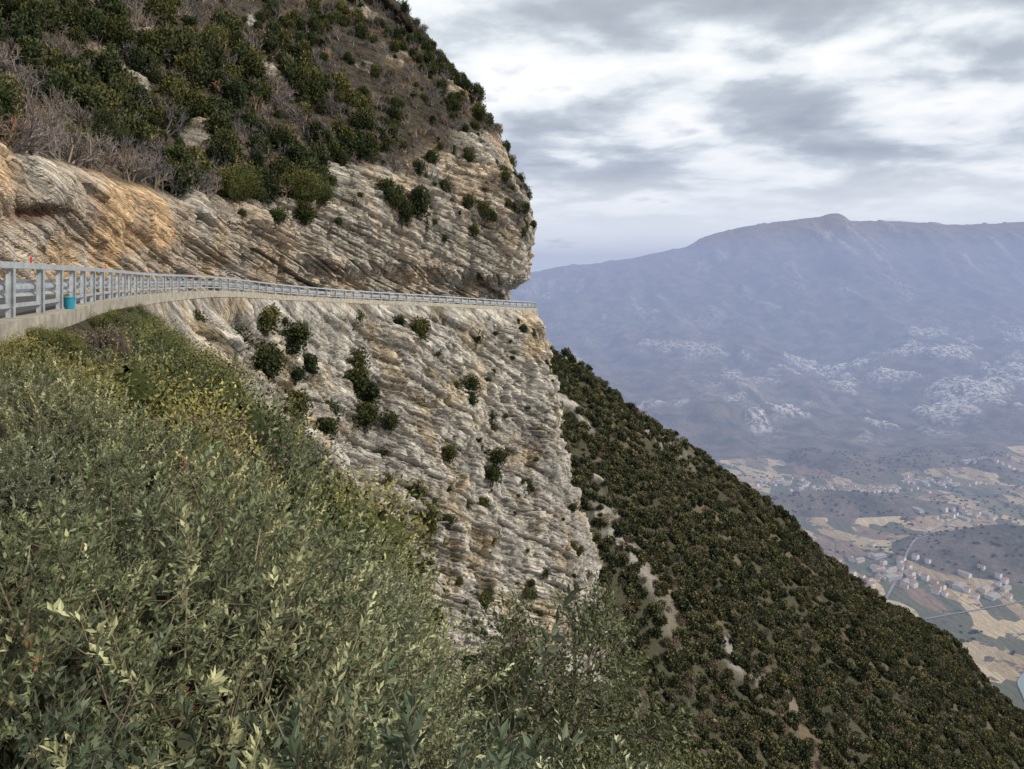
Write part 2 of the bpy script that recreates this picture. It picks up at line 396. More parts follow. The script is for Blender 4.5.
# ------------------------------------------------------------ valley + mountain
ZF=-560.
rx=[-4000,-1500,0,132,400,773,1124,1563,1695,2003,2442,2705,2800,2881,2969,3408,3935,4497,6000,9000]
rz=[60,60,70,88,160,202,255,345,425,508,566,600,628,622,560,556,520,552,480,300]
pv=[0,.2,.45,.65,.83,1.0];pz=[0,.06,.175,.40,.72,1.0]
def landz(X,Y):
    ridge=np.interp(X,rx,rz)
    yf=2350+180*fbm(X/500,X*0,X*0,3,41)+.05*X;v=(Y-yf)/(6500-yf)
    vv=np.clip(v,0,1);pr=np.interp(vv,pv,pz)
    back=np.clip((Y-6500)/2500,0,1)
    h=(ridge-ZF)*pr*(1-.5*back)
    n1=fbm(X/420,Y/1100,X*0,5,43);rid=1-np.abs(fbm(X/520+.3*fbm(Y/600,X/600,X*0,2,4),Y/1900,X*0,5,44))*2
    amp=sst(0,.25,vv)*(1-sst(.9,1.0,vv)*.9)
    h=h+amp*(n1*110+ (rid-.4)*90*sst(.3,.6,vv))+sst(0.0,.1,vv)*fbm(X/130,Y/160,X*0,5,45)*52*(1-sst(.5,1.0,vv)*.75)
    fl=40*sst(.1,.5,fbm(X/330+4,Y/330,X*0,3,46))*(1-sst(-.02,.06,v))*sst(1450,1700,Y)
    m2=70*np.exp(-((X-1010)/170)**2-((Y-1500)/110)**2)+50*np.exp(-((X-800)/260)**2-((Y-1830)/70)**2)
    return ZF+h+fl+m2,vv,fl+m2,amp
X,Y=np.meshgrid(np.linspace(-2500,9000,620),np.concatenate([np.linspace(300,2300,170),np.linspace(2310,6800,330),np.linspace(6900,16000,40)]))
Z,vv,hill,amp=landz(X,Y)
crag=fbm(X/160,Y/160,Z/120,5,47)
bands=sst(.01,.22,crag)*(sst(.04,.12,vv)*(1-sst(.42,.62,vv)))*sst(-.4,.15,fbm(X/700,Y/500,X*0,3,48))
bands=np.maximum(bands,.5*sst(.2,.42,fbm(X/90,Y/300,X*0,4,49))*sst(.45,.7,vv))
Z=Z+bands*24
forest=np.clip(np.maximum(sst(0.0,.03,vv),sst(6,16,hill)),0,1)
C3=np.stack([forest,bands,sst(.75,1.0,vv)],-1)
m,nt,out=newmat('valley_land')
sep=nt.nodes.new('ShaderNodeSeparateColor');nt.links.new(vcol(nt),sep.inputs[0])
wp=nt.nodes.new('ShaderNodeMapping');wp.inputs['Scale'].default_value=(1/48,1/100,0);wp.inputs['Rotation'].default_value=(0,0,.5)
nw=nt.nodes.new('ShaderNodeTexNoise');nw.inputs['Scale'].default_value=1/300;nt.links.new(pos(nt),nw.inputs['Vector'])
va=nt.nodes.new('ShaderNodeVectorMath');va.operation='MULTIPLY_ADD';nt.links.new(nw.outputs['Color'],va.inputs[0]);va.inputs[1].default_value=(160,160,0);nt.links.new(pos(nt),va.inputs[2])
nt.links.new(va.outputs[0],wp.inputs['Vector'])
vo=nt.nodes.new('ShaderNodeTexVoronoi');vo.distance='CHEBYCHEV';vo.inputs['Scale'].default_value=1;vo.inputs['Randomness'].default_value=.8
nt.links.new(wp.outputs[0],vo.inputs['Vector'])
sc=nt.nodes.new('ShaderNodeSeparateColor');nt.links.new(vo.outputs['Color'],sc.inputs[0])
fields=ramp(nt,sc.outputs[0],[(0,(.12,.12,.07)),(.18,(.36,.27,.16)),(.38,(.18,.17,.10)),(.5,(.50,.39,.24)),(.66,(.24,.17,.12)),(.8,(.42,.33,.20)),(.93,(.12,.13,.08))],'CONSTANT')
rowsn=noise(nt,pos(nt,(1/5,1/60,0),(0,0,.5)),1,3)
fields=mixrgb(nt,fields,ramp(nt,rowsn,[(.3,(.7,.7,.7)),(.7,(1.2,1.2,1.2))]),1.0,'MULTIPLY')
tn=noise(nt,pos(nt),1/9,5,.7);tn2=noise(nt,pos(nt),1/90,5,.6)
fcol=ramp(nt,tn,[(.35,(.03,.033,.02)),(.5,(.08,.072,.05)),(.68,(.19,.15,.115))])
fcol=mixrgb(nt,fcol,ramp(nt,tn2,[(.38,(.04,.05,.035)),(.6,(.24,.19,.15))]),.5)
rn=noise(nt,pos(nt),1/22,6,.7)
rcol=ramp(nt,rn,[(.35,(.15,.13,.115)),(.5,(.54,.50,.46)),(.7,(.72,.68,.63))])
fm=mth(nt,'GREATER_THAN',mth(nt,'ADD',sep.outputs[0],mth(nt,'MULTIPLY',mth(nt,'SUBTRACT',tn2,.5),1.0)),.5)
hedge=mth(nt,'GREATER_THAN',noise(nt,pos(nt),1/40,6,.7),.57)
fm=mth(nt,'MAXIMUM',fm,hedge)
c=mixrgb(nt,fields,fcol,fm)
rf=mth(nt,'MULTIPLY',sep.outputs[1],ramp(nt,rn,[(.44,(0,0,0)),(.56,(1,1,1))]))
c=mixrgb(nt,c,rcol,rf)
c=mixrgb(nt,c,(.20,.16,.14),mth(nt,'MULTIPLY',sep.outputs[2],.6))
bsdf(nt,out,c,.95,mth(nt,'ADD',tn,mth(nt,'MULTIPLY',rn,1.5)),.6,9,spec=.1)
grid('valley_ground',np.stack([X,Y,Z],-1),C3,m,True)
def gz_(x,y): 
    r,_,_,_=landz(np.array([x],float),np.array([y],float));return float(r[0])
def strip(name,pts,w,mat,dz):
    pts=np.array(pts,float);s=np.linspace(0,len(pts)-1,120);P=cat(pts,s);T=np.gradient(P,axis=0);T/=np.linalg.norm(T,axis=1)[:,None]
    Nn=np.stack([T[:,1],-T[:,0]],-1);a=P+Nn*w/2;b=P-Nn*w/2
    V=[]
    for q in (a,b): 
        zz=landz(P[:,0],P[:,1])[0]+dz
        V.append(np.column_stack([q,zz]))
    V=np.concatenate(V);n_=len(P);F=np.array([(i,i+1,n_+i+1,n_+i) for i in range(n_-1)])
    return obj(name,mesh_from(name,V,F,None,[mat],True))
WAT,ntw,ow=newmat('river_water');bsdf(ntw,ow,(.20,.25,.24),.35,noise(ntw,pos(ntw),.3,3),.2,.1)
VR=simple('pale_road',(.20,.19,.18),.9,.05)
strip('river',[(560,780),(668,935),(700,1000),(725,1045),(790,1085),(950,1130),(1500,1230),(2200,1400)],15,WAT,1.5)
strip('valley_road',[(430,1000),(580,1200),(720,1390),(850,1560),(1010,1720),(1220,1850),(1500,1950),(2100,2080)],4.5,VR,1.2)
strip('country_lane',[(580,1200),(760,1260),(1000,1330),(1400,1420)],3.,VR,1.3)
strip('country_lane.001',[(700,1950),(950,2000),(1300,1980),(1900,2150)],4,VR,1.3)
strip('country_lane.002',[(850,1560),(1100,1640),(1600,1700)],3.,VR,1.3)
ROOF=simple('clay_tile_roof',(.26,.16,.11),.9,.5,.3);WALLS=[simple('plaster_%s'%k,cc,.9,.4,.15) for k,cc in (('cream',(.60,.54,.43)),('white',(.68,.66,.62)),('grey',(.42,.42,.42)))]
ROOF2=simple('grey_roof',(.30,.27,.24),.9,.5,.3)
WIN=simple('window_glass',(.05,.06,.07),.2)
def house_mesh(w,l,h,rh,wm,roof):
    V=[(-w,-l,-4),(w,-l,-4),(w,l,-4),(-w,l,-4),(-w,-l,h),(w,-l,h),(w,l,h),(-w,l,h),(0,-l,h+rh),(0,l,h+rh)]
    Q=[(0,1,5,4),(1,2,6,5),(2,3,7,6),(3,0,4,7)];T=[(4,5,8),(6,7,9)];mi=[0]*4
    e=.6;k=rh/w*e
    b_=len(V);V+=[(-w-e,-l-e,h-k+.1),(0,-l-e,h+rh+.12),(0,l+e,h+rh+.12),(-w-e,l+e,h-k+.1),(w+e,-l-e,h-k+.1),(w+e,l+e,h-k+.1)]
    Q+=[(b_,b_+1,b_+2,b_+3),(b_+1,b_+4,b_+5,b_+2)];mi+=[1,1]
    nf=max(1,int(h//3))
    for f in range(nf):
        for sx in (-1,1):
            for q in np.arange(-l+2,l-1,3.2):
                b_=len(V);xx=sx*(w+.03);z0=f*3+1
                V+=[(xx,q,z0),(xx,q+1.1,z0),(xx,q+1.1,z0+1.4),(xx,q,z0+1.4)];Q+=[(b_,b_+1,b_+2,b_+3)];mi+=[2]
    return mesh_from('house',np.array(V,float),[np.array(Q),np.array(T)],None,[wm,roof,WIN],False,mi+[0,0])
HM=[house_mesh(4.,6,6.,1.8,WALLS[0],ROOF),house_mesh(4.5,7,7.5,2,WALLS[1],ROOF),house_mesh(5,10,6,2.,WALLS[0],ROOF2),house_mesh(8,15,6,1.5,WALLS[2],ROOF2),house_mesh(4.5,5,8,2.,WALLS[1],ROOF)]
hr=np.random.default_rng(5)
def cluster(cx,cy,sx,sy,n,big=.1):
    for i in range(n):
        x_=cx+hr.normal()*sx;y_=cy+hr.normal()*sy
        k=3 if hr.random()<big else hr.choice([0,1,2,4])
        o=obj('house' if k!=3 else 'warehouse',HM[k]);o.location=(x_,y_,gz_(x_,y_));o.rotation_euler=(0,0,.5+hr.choice([0,1.57])+hr.normal()*.15)
        s_=hr.uniform(.8,1.15);o.scale=(s_,s_,s_)
cluster(960,2020,85,20,80,.03);cluster(1180,2090,70,20,34);cluster(730,1430,45,45,42,.08);cluster(850,1340,40,30,16,.08)
cluster(1090,1760,60,20,16);cluster(600,1200,30,40,4,.0);cluster(1500,2250,120,30,26);cluster(760,2090,40,20,18)
# ------------------------------------------------------------ haze layer in the valley
hz=mesh_from('haze',np.array([(-6000,520,-700),(12000,520,-700),(12000,7600,-700),(-6000,7600,-700),(-6000,520,300),(12000,520,300),(12000,7600,300),(-6000,7600,300)],float),BF,None,[])
hm,nth,oh=newmat('haze_air')
ab=nth.nodes.new('ShaderNodeVolumeAbsorption');ab.inputs['Color'].default_value=(0,0,0,1)
SIG=2.6e-4;ab.inputs['Density'].default_value=SIG
em=nth.nodes.new('ShaderNodeEmission');em.inputs['Color'].default_value=(.33,.40,.61,1);em.inputs['Strength'].default_value=SIG  # emission stands in for light the haze would scatter
ad=nth.nodes.new('ShaderNodeAddShader');nth.links.new(ab.outputs[0],ad.inputs[0]);nth.links.new(em.outputs[0],ad.inputs[1]);nth.links.new(ad.outputs[0],oh.inputs['Volume'])
hz.materials.append(hm);obj('haze',hz)
# ------------------------------------------------------------ vegetation templates
def unit(v): return v/(np.linalg.norm(v,axis=-1)[...,None]+1e-9)
def leafquads(p,d,w,L,W):
    L=L[:,None];W=W[:,None]
    nn=np.cross(d,w)
    v=np.stack([p,p+d*L*.45+w*W*.5+nn*W*.12,p+d*L,p+d*L*.45-w*W*.5+nn*W*.12],1)
    n=len(p);return v.reshape(-1,3),np.arange(n*4).reshape(n,4)
def ribbons(A,B,w0,w1,r):
    d=unit(B-A);s=unit(np.cross(d,r.normal(size=A.shape)));t=np.cross(d,s);n=len(A)
    ring=[]
    for k in range(3):
        a=2*math.pi*k/3;o=s*math.cos(a)+t*math.sin(a)
        ring.append(A+o*w0[:,None])
    for k in range(3):
        a=2*math.pi*k/3;o=s*math.cos(a)+t*math.sin(a)
        ring.append(B+o*w1[:,None])
    V=np.stack(ring,1).reshape(-1,3);b=np.arange(n)[:,None]*6
    F=np.concatenate([b+np.array([k,(k+1)%3,3+(k+1)%3,3+k]) for k in range(3)])
    return V,F
def join(parts):
    V=[];F=[];C=[];o=0
    for v,f,c in parts: V.append(v);F.append(f+o);C.append(c);o+=len(v)
    return np.concatenate(V),np.concatenate(F),np.concatenate(C)
def spray_shrub(seed,ns=420,nl=32,tip=(.40,.41,.26),old=(.085,.10,.055),H=1.1,leafL=.046,leafW=.0125,dead=0):
    r=np.random.default_rng(seed)
    d=unit(r.normal(size=(ns,3))*np.array((1,1,.8))+np.array((0,0,.35)));d[:,2]=np.where(d[:,2]<-.1,-d[:,2]*.4,d[:,2])
    lump=1+.38*vn(d[:,0]*2.4+seed,d[:,1]*2.4,d[:,2]*2.4)+.05*r.normal(size=ns)
    rad=lump*r.uniform(.5,.84,ns)**.7
    base=d*rad[:,None]*np.array((1,1,H));base[:,2]+=.1
    sd=unit(d*.9+np.array((0,0,.4))+r.normal(size=(ns,3))*.5)
    sl=r.uniform(.13,.32,ns)
    tt=np.linspace(.05,1,nl)[None,:]+r.uniform(-.02,.02,(ns,nl))
    curve=r.normal(size=(ns,3))*.16
    P=base[:,None]+sd[:,None]*(sl[:,None]*tt)[...,None]+curve[:,None]*(tt**2)[...,None]*sl[:,None,None]*2
    pa=unit(np.cross(sd,r.normal(size=(ns,3))));pb=np.cross(sd,pa)
    az=np.arange(nl)[None]*2.4+r.uniform(0,6,ns)[:,None]
    rd=pa[:,None]*np.cos(az)[...,None]+pb[:,None]*np.sin(az)[...,None]
    tilt=(1.15-.65*tt+r.normal(size=(ns,nl))*.22)[...,None]
    ld=unit(sd[:,None]*np.cos(tilt)+rd*np.sin(tilt))
    wd=unit(np.cross(ld,rd+r.normal(size=rd.shape)*.5))
    L=leafL*r.uniform(.7,1.25,(ns,nl))*(1-.3*tt);W=leafW*r.uniform(.8,1.3,(ns,nl))
    V,F=leafquads(P.reshape(-1,3),ld.reshape(-1,3),wd.reshape(-1,3),L.ravel(),W.ravel())
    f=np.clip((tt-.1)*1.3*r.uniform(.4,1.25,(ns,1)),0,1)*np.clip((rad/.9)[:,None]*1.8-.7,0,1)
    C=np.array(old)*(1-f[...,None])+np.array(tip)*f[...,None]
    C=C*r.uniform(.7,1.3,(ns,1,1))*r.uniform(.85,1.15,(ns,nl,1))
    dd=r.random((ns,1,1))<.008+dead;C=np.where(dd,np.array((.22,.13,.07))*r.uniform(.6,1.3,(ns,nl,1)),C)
    C=np.repeat(C.reshape(-1,3),4,0)
    tv,tf=ribbons(base-sd*.1,base+sd*sl[:,None]*.9,np.full(ns,.003),np.full(ns,.0012),r)
    rt=np.array((0,0,-.25))+r.normal(size=(ns,3))*np.array((.12,.12,.05));sel=r.random(ns)<.3
    bv,bf=ribbons(rt[sel],(base*.85)[sel],np.full(sel.sum(),.009),np.full(sel.sum(),.004),r)
    parts=[(V,F,C),(tv,tf,np.ones((len(tv),3))*np.array((.14,.12,.08))),(bv,bf,np.ones((len(bv),3))*np.array((.11,.095,.075)))]
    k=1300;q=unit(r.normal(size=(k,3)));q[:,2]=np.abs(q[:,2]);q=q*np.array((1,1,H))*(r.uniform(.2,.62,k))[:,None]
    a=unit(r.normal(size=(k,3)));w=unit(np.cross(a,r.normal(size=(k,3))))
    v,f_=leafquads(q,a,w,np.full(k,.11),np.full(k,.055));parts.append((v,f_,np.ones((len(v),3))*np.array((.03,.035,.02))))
    V,F,C=join(parts);return mesh_from('shrub',V,F,C,[LEAF])
def crown(seed,nleaf,ls,col,hi,H=1.1,nb=7,core=True,stretch=1.,asp=.55,mat=None,corek=.9,loose=.0,name='evergreen',trunk=1.):
    r=np.random.default_rng(seed)
    bc=unit(r.normal(size=(nb,3)))*r.uniform(.2,.62,(nb,1));bc[:,2]=np.abs(bc[:,2])*H*stretch+.25
    br=r.uniform(.26,.52,nb)
    k=r.integers(0,nb,nleaf);d=unit(r.normal(size=(nleaf,3))+np.array((0,0,.15)))
    rr=r.uniform(.78,1.15+loose,nleaf)*(1+.22*vn(d[:,0]*3+k,d[:,1]*3,d[:,2]*3))
    P=bc[k]+d*(br[k]*rr)[:,None]
    ld=unit(d*.6+r.normal(size=P.shape)*.7+np.array((0,0,.2)));wd=unit(np.cross(ld,r.normal(size=P.shape)))
    V,F=leafquads(P,ld,wd,ls*r.uniform(.6,1.4,nleaf),ls*asp*r.uniform(.7,1.3,nleaf))
    f=np.clip(.5*d[:,2]+.35+.25*(P[:,2]-.6),0,1)*r.uniform(.5,1.1,nleaf)  # leaf colour painted brighter on top and outward, as if lit from above
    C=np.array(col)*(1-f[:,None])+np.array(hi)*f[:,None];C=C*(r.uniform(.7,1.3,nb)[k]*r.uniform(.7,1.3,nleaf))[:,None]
    parts=[(V,F,np.repeat(C,4,0))]
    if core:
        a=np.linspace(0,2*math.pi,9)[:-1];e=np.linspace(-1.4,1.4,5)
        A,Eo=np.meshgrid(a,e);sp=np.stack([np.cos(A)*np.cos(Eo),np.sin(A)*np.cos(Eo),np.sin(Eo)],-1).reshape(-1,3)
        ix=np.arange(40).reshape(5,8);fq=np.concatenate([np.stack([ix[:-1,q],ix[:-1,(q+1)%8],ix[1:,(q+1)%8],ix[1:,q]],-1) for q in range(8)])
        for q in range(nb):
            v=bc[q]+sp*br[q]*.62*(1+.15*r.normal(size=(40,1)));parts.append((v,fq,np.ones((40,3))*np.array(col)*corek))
    tb=np.zeros((nb,3));tb[:,:2]=r.normal(size=(nb,2))*.04;tb[:,2]=-.5
    tv,tf=ribbons(tb,bc,np.full(nb,.045*trunk),np.full(nb,.02*trunk),r);parts.append((tv,tf,np.ones((len(tv),3))*np.array((.12,.10,.08))))
    V,F,C=join(parts);return mesh_from(name,V,F,C,[mat or FLEAF])
def bare(seed,H=1.,col=(.17,.135,.12),w=.015):
    r=np.random.default_rng(seed);A=[];B=[];W0=[];W1=[]
    def grow(p,d,L,w_,lev):
        q=p+d*L;A.append(p);B.append(q);W0.append(w_);W1.append(w_*.6)
        if lev==0:return
        for _ in range(r.integers(3,5) if lev>1 else r.integers(2,5)):
            t=r.uniform(.35,1);nd=unit(d*.9+r.normal(size=3)*.5+np.array((0,0,.18)));grow(p+d*L*t,nd,L*r.uniform(.5,.75),w_*.55,lev-1)
    for _ in range(4):
        d=unit(np.array((r.normal()*.35,r.normal()*.35,1.)));grow(np.array((r.normal()*.08,r.normal()*.08,-.15)),d,.48*H,w*2.2,3)
    A=np.array(A);B=np.array(B);V,F=ribbons(A,B,np.array(W0),np.array(W1),r)
    C=np.array(col)*r.uniform(.7,1.35,(len(A),1));C=np.repeat(C,6,0)
    return mesh_from('bare_tree',V,F,C,[TWIG])
def scatter(name,me,P,rot,scl):
    if len(P)==0: return
    src=bpy.data.objects.new(me.name+'_source',me)
    pm_=bpy.data.meshes.new(name);P=np.asarray(P,np.float32);pm_.vertices.add(len(P));pm_.vertices.foreach_set('co',P.ravel())
    a=pm_.attributes.new('rot','FLOAT_VECTOR','POINT');a.data.foreach_set('vector',np.asarray(rot,np.float32).ravel())
    a=pm_.attributes.new('scl','FLOAT_VECTOR','POINT');a.data.foreach_set('vector',np.asarray(scl,np.float32).ravel())
    pm_.update();o=obj(name,pm_)
    ng=bpy.data.node_groups.new(name,'GeometryNodeTree')
    ng.interface.new_socket('Geometry',in_out='INPUT',socket_type='NodeSocketGeometry');ng.interface.new_socket('Geometry',in_out='OUTPUT',socket_type='NodeSocketGeometry')
    gi=ng.nodes.new('NodeGroupInput');go=ng.nodes.new('NodeGroupOutput');oi=ng.nodes.new('GeometryNodeObjectInfo');oi.inputs['Object'].default_value=src
    oi.inputs['As Instance'].default_value=True
    ip=ng.nodes.new('GeometryNodeInstanceOnPoints')
    na=ng.nodes.new('GeometryNodeInputNamedAttribute');na.data_type='FLOAT_VECTOR';na.inputs['Name'].default_value='rot'
    nb=ng.nodes.new('GeometryNodeInputNamedAttribute');nb.data_type='FLOAT_VECTOR';nb.inputs['Name'].default_value='scl'
    ng.links.new(gi.outputs[0],ip.inputs['Points']);ng.links.new(oi.outputs['Geometry'],ip.inputs['Instance'])
    ng.links.new(na.outputs['Attribute'],ip.inputs['Rotation']);ng.links.new(nb.outputs['Attribute'],ip.inputs['Scale'])
    ng.links.new(ip.outputs[0],go.inputs[0])
    md=o.modifiers.new('instances','NODES');md.node_group=ng
def rs(n,smin,smax,tilt=.12,zs=(.85,1.2)):
    rot=np.column_stack([rng.normal(size=n)*tilt,rng.normal(size=n)*tilt,rng.uniform(0,6.28,n)])
    s=rng.uniform(smin,smax,n);return rot,np.column_stack([s,s*rng.uniform(.9,1.1,n),s*rng.uniform(zs[0],zs[1],n)])
def sample(P,W,n):
    du=P[1:,:-1]-P[:-1,:-1];dv=P[:-1,1:]-P[:-1,:-1]
    A=np.linalg.norm(np.cross(du,dv),axis=-1)*W[:-1,:-1];A=np.clip(np.nan_to_num(A.ravel()),0,None)
    if A.sum()<=0: return np.zeros((0,3)),np.zeros(0,int)
    idx=rng.choice(len(A),n,p=A/A.sum());r_,c_=np.divmod(idx,P.shape[1]-1)
    return P[r_,c_],(r_,c_)
def nearest(P,y0,z0,mask):
    dd=(P[...,1]-y0)**2+(P[...,2]-z0)**2+np.where(mask,0,1e6);i=np.argmin(dd);return P.reshape(-1,3)[i]
# --- foreground shrubs
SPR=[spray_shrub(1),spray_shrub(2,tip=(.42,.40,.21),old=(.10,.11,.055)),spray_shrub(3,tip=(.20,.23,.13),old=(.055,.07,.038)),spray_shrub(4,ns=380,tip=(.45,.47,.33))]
HOLM=[crown(21,6500,.055,(.035,.043,.018),(.125,.13,.058),mat=FLEAF,loose=.3,nb=13),crown(22,6500,.055,(.05,.058,.024),(.19,.18,.08),mat=FLEAF,loose=.3,nb=13),crown(23,6500,.052,(.075,.073,.028),(.27,.235,.09),mat=FLEAF,loose=.35,nb=12),crown(24,5000,.055,(.12,.085,.065),(.30,.215,.165),mat=FLEAF,loose=.35,nb=10)]
near_m=((1-rock0)>.4)&(Sg>.3)&(Sg<6.2)&(dep>.35)&(dep<26)
W=near_m.astype(float)*np.where(PL[...,1]<16,1.8,1.)
Pp,(r_,c_)=sample(PL,W,6500)
lpx=[-150,0,60,105,140,170,200,250,290,320,350,385,410,440,480,520,560,600,640,700,760,900]
lpy=[325,318,318,298,300,316,328,350,380,418,480,570,640,655,660,650,655,670,700,745,800,1050]
lim_x=[(a-512)/740 for a in lpx];lim_z=[(285-a)/740 for a in lpy]
cand=[]
for i,p in enumerate(Pp):
    if np.linalg.norm(p[:2])<1.5 or p[1]<-2 or p[0]>16: continue
    s0=rng.uniform(.5,1.6)
    if p[1]>11: s0=rng.uniform(.7,2.9)
    if p[0]>-1.5 and p[1]<14: s0=rng.uniform(.8,2.2)
    if p[1]>.6:
        lz=np.interp(p[0]/p[1],lim_x,lim_z)*p[1]
        s0=min(s0,(lz-p[2])/1.75*rng.uniform(.5,1.05))
    if s0<.22: continue
    cand.append((s0*rng.uniform(.5,1.),s0,p))
cand.sort(key=lambda t:-t[0])
keep=[];ks=[]
for _,s0,p in cand:
    if keep:
        K=np.array(keep);dist=np.linalg.norm(K-p,axis=1)
        if (dist<.43*(np.array(ks)+s0)).any(): continue
    keep.append(p);ks.append(s0)
keep=np.array(keep);sc_=np.array(ks);n=len(keep)
print('near shrubs',n)
sp_noise=fbm(keep[:,0]/2.6,keep[:,1]/2.6,keep[:,2]*0,2,7);rr=rng.random(n);r2=rng.random(n)
far=(keep[:,1]+rng.normal(size=n)*.8)>9.5
kf=np.where(sp_noise<.02,4,np.where(sp_noise<.18,5,np.where(rr<.5,6,5)));kf=np.where(rr>.94,7,kf);kf=np.where((r2<.2),rng.integers(0,4,n),kf)
kn=np.where(sp_noise<-.12,2,np.where(sp_noise<.1,0,np.where(sp_noise<.25,3,1)));kn=np.where(r2<.3,rng.integers(0,4,n),kn)
kind=np.where(far,kf,kn)
allm=SPR+HOLM;nm=['olive_shrubs']*4+['holm_oak_shrubs','holm_oak_shrubs','buckthorn_shrubs','withered_shrubs']
for k in range(8):
    s_=kind==k;q=s_.sum()
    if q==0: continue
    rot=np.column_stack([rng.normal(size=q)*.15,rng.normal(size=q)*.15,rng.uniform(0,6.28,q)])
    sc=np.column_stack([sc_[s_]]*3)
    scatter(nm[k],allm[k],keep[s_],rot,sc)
def young_tree(seed):
    r=np.random.default_rng(seed);A=[];B=[];W0=[];W1=[];tips=[]
    def grow(p,d,L,w_,lev):
        q=p+d*L;A.append(p);B.append(q);W0.append(w_);W1.append(w_*.7)
        if lev<=1: tips.append((q,d))
        if lev==0:return
        for _ in range(r.integers(3,5)):
            t=r.uniform(.4,1);nd=unit(d*.8+r.normal(size=3)*.5+np.array((0,0,.12)));grow(p+d*L*t,nd,L*r.uniform(.55,.8),w_*.6,lev-1)
    for _ in range(4):
        d=unit(np.array((r.normal()*.5,r.normal()*.4,1.)));grow(np.array((0,0,-.3)),d,.8,.025,4)
    A=np.array(A);B=np.array(B);V,F=ribbons(A,B,np.array(W0),np.array(W1),r);parts=[(V,F,np.ones((len(V),3))*np.array((.13,.11,.09)))]
    T=np.array([t[0] for t in tips]);D=np.array([t[1] for t in tips]);m_=len(T);rep=12
    P=np.repeat(T,rep,0)+r.normal(size=(m_*rep,3))*.06;d=unit(np.repeat(D,rep,0)+r.normal(size=P.shape)*.7);w=unit(np.cross(d,r.normal(size=P.shape)))
    V,F=leafquads(P,d,w,.06*r.uniform(.7,1.3,len(P)),.022*r.uniform(.7,1.3,len(P)))
    C=np.array((.07,.08,.04))*r.uniform(.5,2.,(len(P),1));parts.append((V,F,np.repeat(C,4,0)))
    V,F,C=join(parts);return mesh_from('young_tree',V,F,C,[LEAF])
yt=obj('young_tree',young_tree(4));yt.location=(.5,8.6,-5.35);yt.scale=(1.2,1.2,1.2)
# --- bushes on the cliff
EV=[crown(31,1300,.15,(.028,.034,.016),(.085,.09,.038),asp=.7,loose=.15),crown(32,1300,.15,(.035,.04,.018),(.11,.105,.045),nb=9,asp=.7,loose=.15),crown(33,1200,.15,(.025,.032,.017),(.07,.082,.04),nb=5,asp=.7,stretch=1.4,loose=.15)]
spots=[(86,-10,2.2),(86,-12,2.6),(87,-14.5,2.6),(85,-16,2.2),(88,-17,1.6),(74,-6,1.9),(73,-7.5,2),(76,-9,1.6),(97,-6.5,1.9),(98,-8,1.5),(106,-15.5,2),(104,-17,1.6),(108,-26,1.8),(108,-28.5,2),(90,-26,1.7),(90,-28.5,1.8),(107,-37,1.6),(92,-36,1.2),(98,-23,1.6),(76,-14,1.7),(74,-15,1.7),(86,-40,1.8),(90,-4.6,1.5),(113,-9,1.6),(115,-23,1.6),(114,-21,1.4),(124,-8,1.2),(120,-33,1.4),(100,-44,1.6),(80,-22,1.6),(118,-12,1.1),(70,-4,1.9),(68,-8,2.2),(66,-12,2.2),(64,-6,1.9),(102,-31,1.2)]
mk=(Sg>5.8)&(Sg<13)
B=np.array([nearest(PL,a,b_,mk) for a,b_,_ in spots]);bs=np.array([c_[2] for c_ in spots])
Q,_=sample(PL,((mk&(dep>2)&(Sg<12.8))*(.10+grassL)).astype(float),420);B=np.concatenate([B,Q]);bs=np.concatenate([bs,rng.uniform(.25,1.3,420)])
k=rng.integers(0,3,len(B))
for j in range(3):
    s_=k==j;rot,_x=rs(s_.sum(),1,1);scatter('cliff_bushes',EV[j],B[s_],rot,np.column_stack([bs[s_]]*3))
BT=[bare(41,col=(.16,.135,.13)),bare(42,col=(.19,.155,.145)),bare(43,col=(.14,.125,.12)),bare(44,H=.9,col=(.22,.155,.10))]
Q,_=sample(PL,((mk&(dep>1)&(Sg<12.8))*(.03+grassL)).astype(float),420)
rot,sc=rs(len(Q),.4,1.1,.3);scatter('dry_scrub',BT[3],Q,rot,sc)
# --- upper hillside vegetation
SgU=np.repeat(SC[None],len(uU),0);UU=np.repeat(uU[:,None],len(SC),1)
vis=(SgU>3)&(SgU<15)
x,y,z=PU[...,0],PU[...,1],PU[...,2]
W=vis*(1-sst(.2,.6,rockU))*(UU<9.3)
Q,_=sample(PU,W.astype(float),4200);k=rng.choice(4,len(Q),p=[.33,.29,.26,.12])
for j in range(4):
    s_=k==j;rot,sc=rs(s_.sum(),1.6,3.6,.15);sc*=np.where(Q[s_][:,1]>112,.7,1.)[:,None];scatter('bare_trees',BT[j],Q[s_],rot,sc)
em_=sst(.0,.18,fbm(x/12,y/12,z/12,4,55))*1.3+.05
W=vis*(UU<9.3)*em_*np.where(rockU>.5,.2*(UU>3.0),1.)+vis*ledgeU*1.6
Q,_=sample(PU,W.astype(float),2200);k=rng.integers(0,3,len(Q))
for j in range(3):
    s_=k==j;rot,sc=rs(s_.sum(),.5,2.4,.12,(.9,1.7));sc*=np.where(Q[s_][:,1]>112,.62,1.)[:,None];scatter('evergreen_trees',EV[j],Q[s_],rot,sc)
HT=[crown(61,6000,.06,(.035,.042,.018),(.12,.12,.05),H=1.3,nb=13,asp=.7,loose=.2,name='holm_oak_tree'),crown(62,6000,.06,(.03,.036,.017),(.10,.105,.045),H=1.2,nb=12,asp=.7,loose=.2,stretch=1.3,name='holm_oak_tree')]
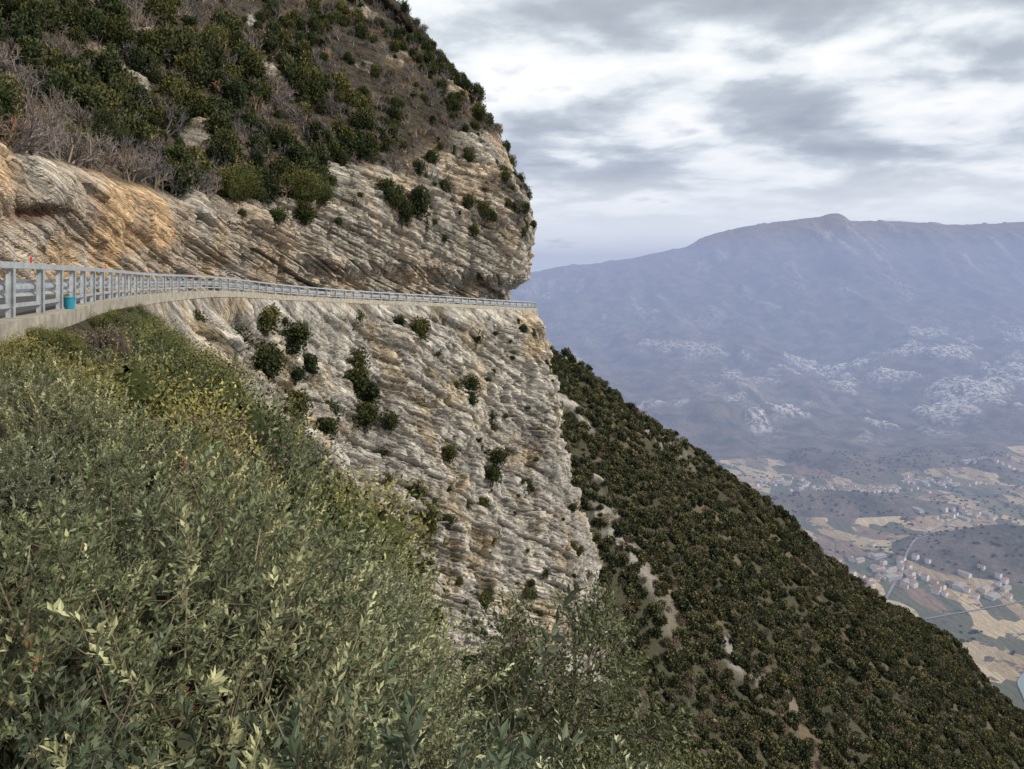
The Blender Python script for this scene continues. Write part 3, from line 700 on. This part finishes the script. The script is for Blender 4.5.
for i,(a,b_,s_) in enumerate(((36.5,8.6,2.6),(38.5,8.6,2.2),(42,9,2.7),(43.5,9,2.0),(80,9,3.2),(83,9,2.6),(88,10,3.2),(91,10,2.6),(57,10,2.2),(66,12,2.6),(100,32,2.5),(70,26,2.8),(60,24,2.4))):
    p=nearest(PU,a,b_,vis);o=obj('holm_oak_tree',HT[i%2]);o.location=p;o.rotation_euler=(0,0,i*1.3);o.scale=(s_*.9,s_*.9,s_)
# --- forest on the spur and the cliff foot
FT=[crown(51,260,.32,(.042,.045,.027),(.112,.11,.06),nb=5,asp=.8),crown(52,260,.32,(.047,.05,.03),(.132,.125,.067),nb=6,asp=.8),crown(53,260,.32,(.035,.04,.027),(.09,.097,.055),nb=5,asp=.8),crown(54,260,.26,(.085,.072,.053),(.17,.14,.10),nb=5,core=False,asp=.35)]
Xf,Yf=PF[...,0],PF[...,1]
gap=fbm(Xf/9,Yf/13,Xf*0,3,66)
W=(Yf>90)&(Yf<325)&(Xf>5)&(Xf<300)
W=W*np.clip(1-sst(.2,.5,gap)*.5-rk*.85,0.04,1)*np.where(Xf>230,.4,1)
Q,_=sample(PF,W,17000);Q2,_=sample(PL,foot*(Sg>6)*(Sg<14)*1.0,1300)
Q=np.concatenate([Q,Q2]);k=rng.choice(4,len(Q),p=[.33,.27,.22,.18])
for j in range(4):
    s_=k==j;rot,sc=rs(s_.sum(),.7,2.3,.1,(.8,1.3));sc*=np.where(Q[s_][:,1]<180,.85,1.)[:,None];scatter('forest',FT[j],Q[s_],rot,sc)
# --- valley trees
q=3000;xv=rng.uniform(350,1700,q);yv=rng.uniform(950,2400,q);zv,vv2,hl,_=landz(xv,yv)
pn=fbm(xv/120,yv/120,xv*0,3,77);s_=(pn>.2)|(hl>10)
rot,sc=rs(s_.sum(),2.2,4.);scatter('valley_trees',FT[0],np.column_stack([xv,yv,zv])[s_],rot,sc)
# ------------------------------------------------------------ world
w=bpy.data.worlds.new('World');scene.world=w;w.use_nodes=True;nt=w.node_tree;nt.nodes.clear()
wo=nt.nodes.new('ShaderNodeOutputWorld');bg=nt.nodes.new('ShaderNodeBackground')
sd=Vector((1.0,-.35,.85)).normalized()
sky=nt.nodes.new('ShaderNodeTexSky');sky.sky_type='NISHITA';sky.sun_disc=False;sky.sun_elevation=math.asin(sd.z);sky.sun_rotation=math.atan2(sd.x,sd.y)
tc=nt.nodes.new('ShaderNodeTexCoord');sx=nt.nodes.new('ShaderNodeSeparateXYZ');nt.links.new(tc.outputs['Generated'],sx.inputs[0])
zz=mth(nt,'ADD',mth(nt,'MAXIMUM',sx.outputs[2],0.0),.15)
cb=nt.nodes.new('ShaderNodeCombineXYZ');nt.links.new(mth(nt,'DIVIDE',sx.outputs[0],zz),cb.inputs[0]);nt.links.new(mth(nt,'MULTIPLY',mth(nt,'DIVIDE',sx.outputs[1],zz),1.1),cb.inputs[1])
mp=nt.nodes.new('ShaderNodeMapping');mp.inputs['Location'].default_value=(7.1,2.2,0);nt.links.new(cb.outputs[0],mp.inputs[0])
nz=nt.nodes.new('ShaderNodeTexNoise');nz.inputs['Scale'].default_value=1.8;nz.inputs['Detail'].default_value=6;nz.inputs['Roughness'].default_value=.52;nz.inputs['Distortion'].default_value=.15
nt.links.new(mp.outputs[0],nz.inputs['Vector'])
cl=ramp(nt,nz.outputs['Fac'],[(.39,(1.0,1.0,1.0)),(.46,(.84,.88,.90)),(.515,(.60,.65,.70)),(.58,(.44,.485,.54)),(.70,(.34,.375,.43))])
skyc=mixrgb(nt,(0.,0.,0.),sky.outputs[0],.10)
lf=ramp(nt,sx.outputs[2],[(0,(1,1,1)),(.07,(.9,.9,.9)),(.16,(0,0,0))])
c=mixrgb(nt,cl,(1.15,1.16,1.12),lf)
hole=ramp(nt,nz.outputs['Fac'],[(.28,(.5,.5,.5)),(.36,(0,0,0))])
c=mixrgb(nt,c,skyc,hole)
nt.links.new(c,bg.inputs[0]);bg.inputs[1].default_value=1.12;nt.links.new(bg.outputs[0],wo.inputs[0])
sl=bpy.data.lights.new('sun','SUN');sl.energy=4.4;sl.angle=math.radians(4);sl.color=(1,.93,.82)
so=obj('sun',sl);so.rotation_euler=sd.to_track_quat('Z','Y').to_euler()
cam=bpy.data.cameras.new('camera');co=obj('camera',cam);co.location=(0,0,0);co.rotation_euler=(math.radians(90),0,0)
cam.sensor_width=36;cam.lens=26;cam.shift_y=-.0972;cam.clip_start=.1;cam.clip_end=40000
scene.camera=co
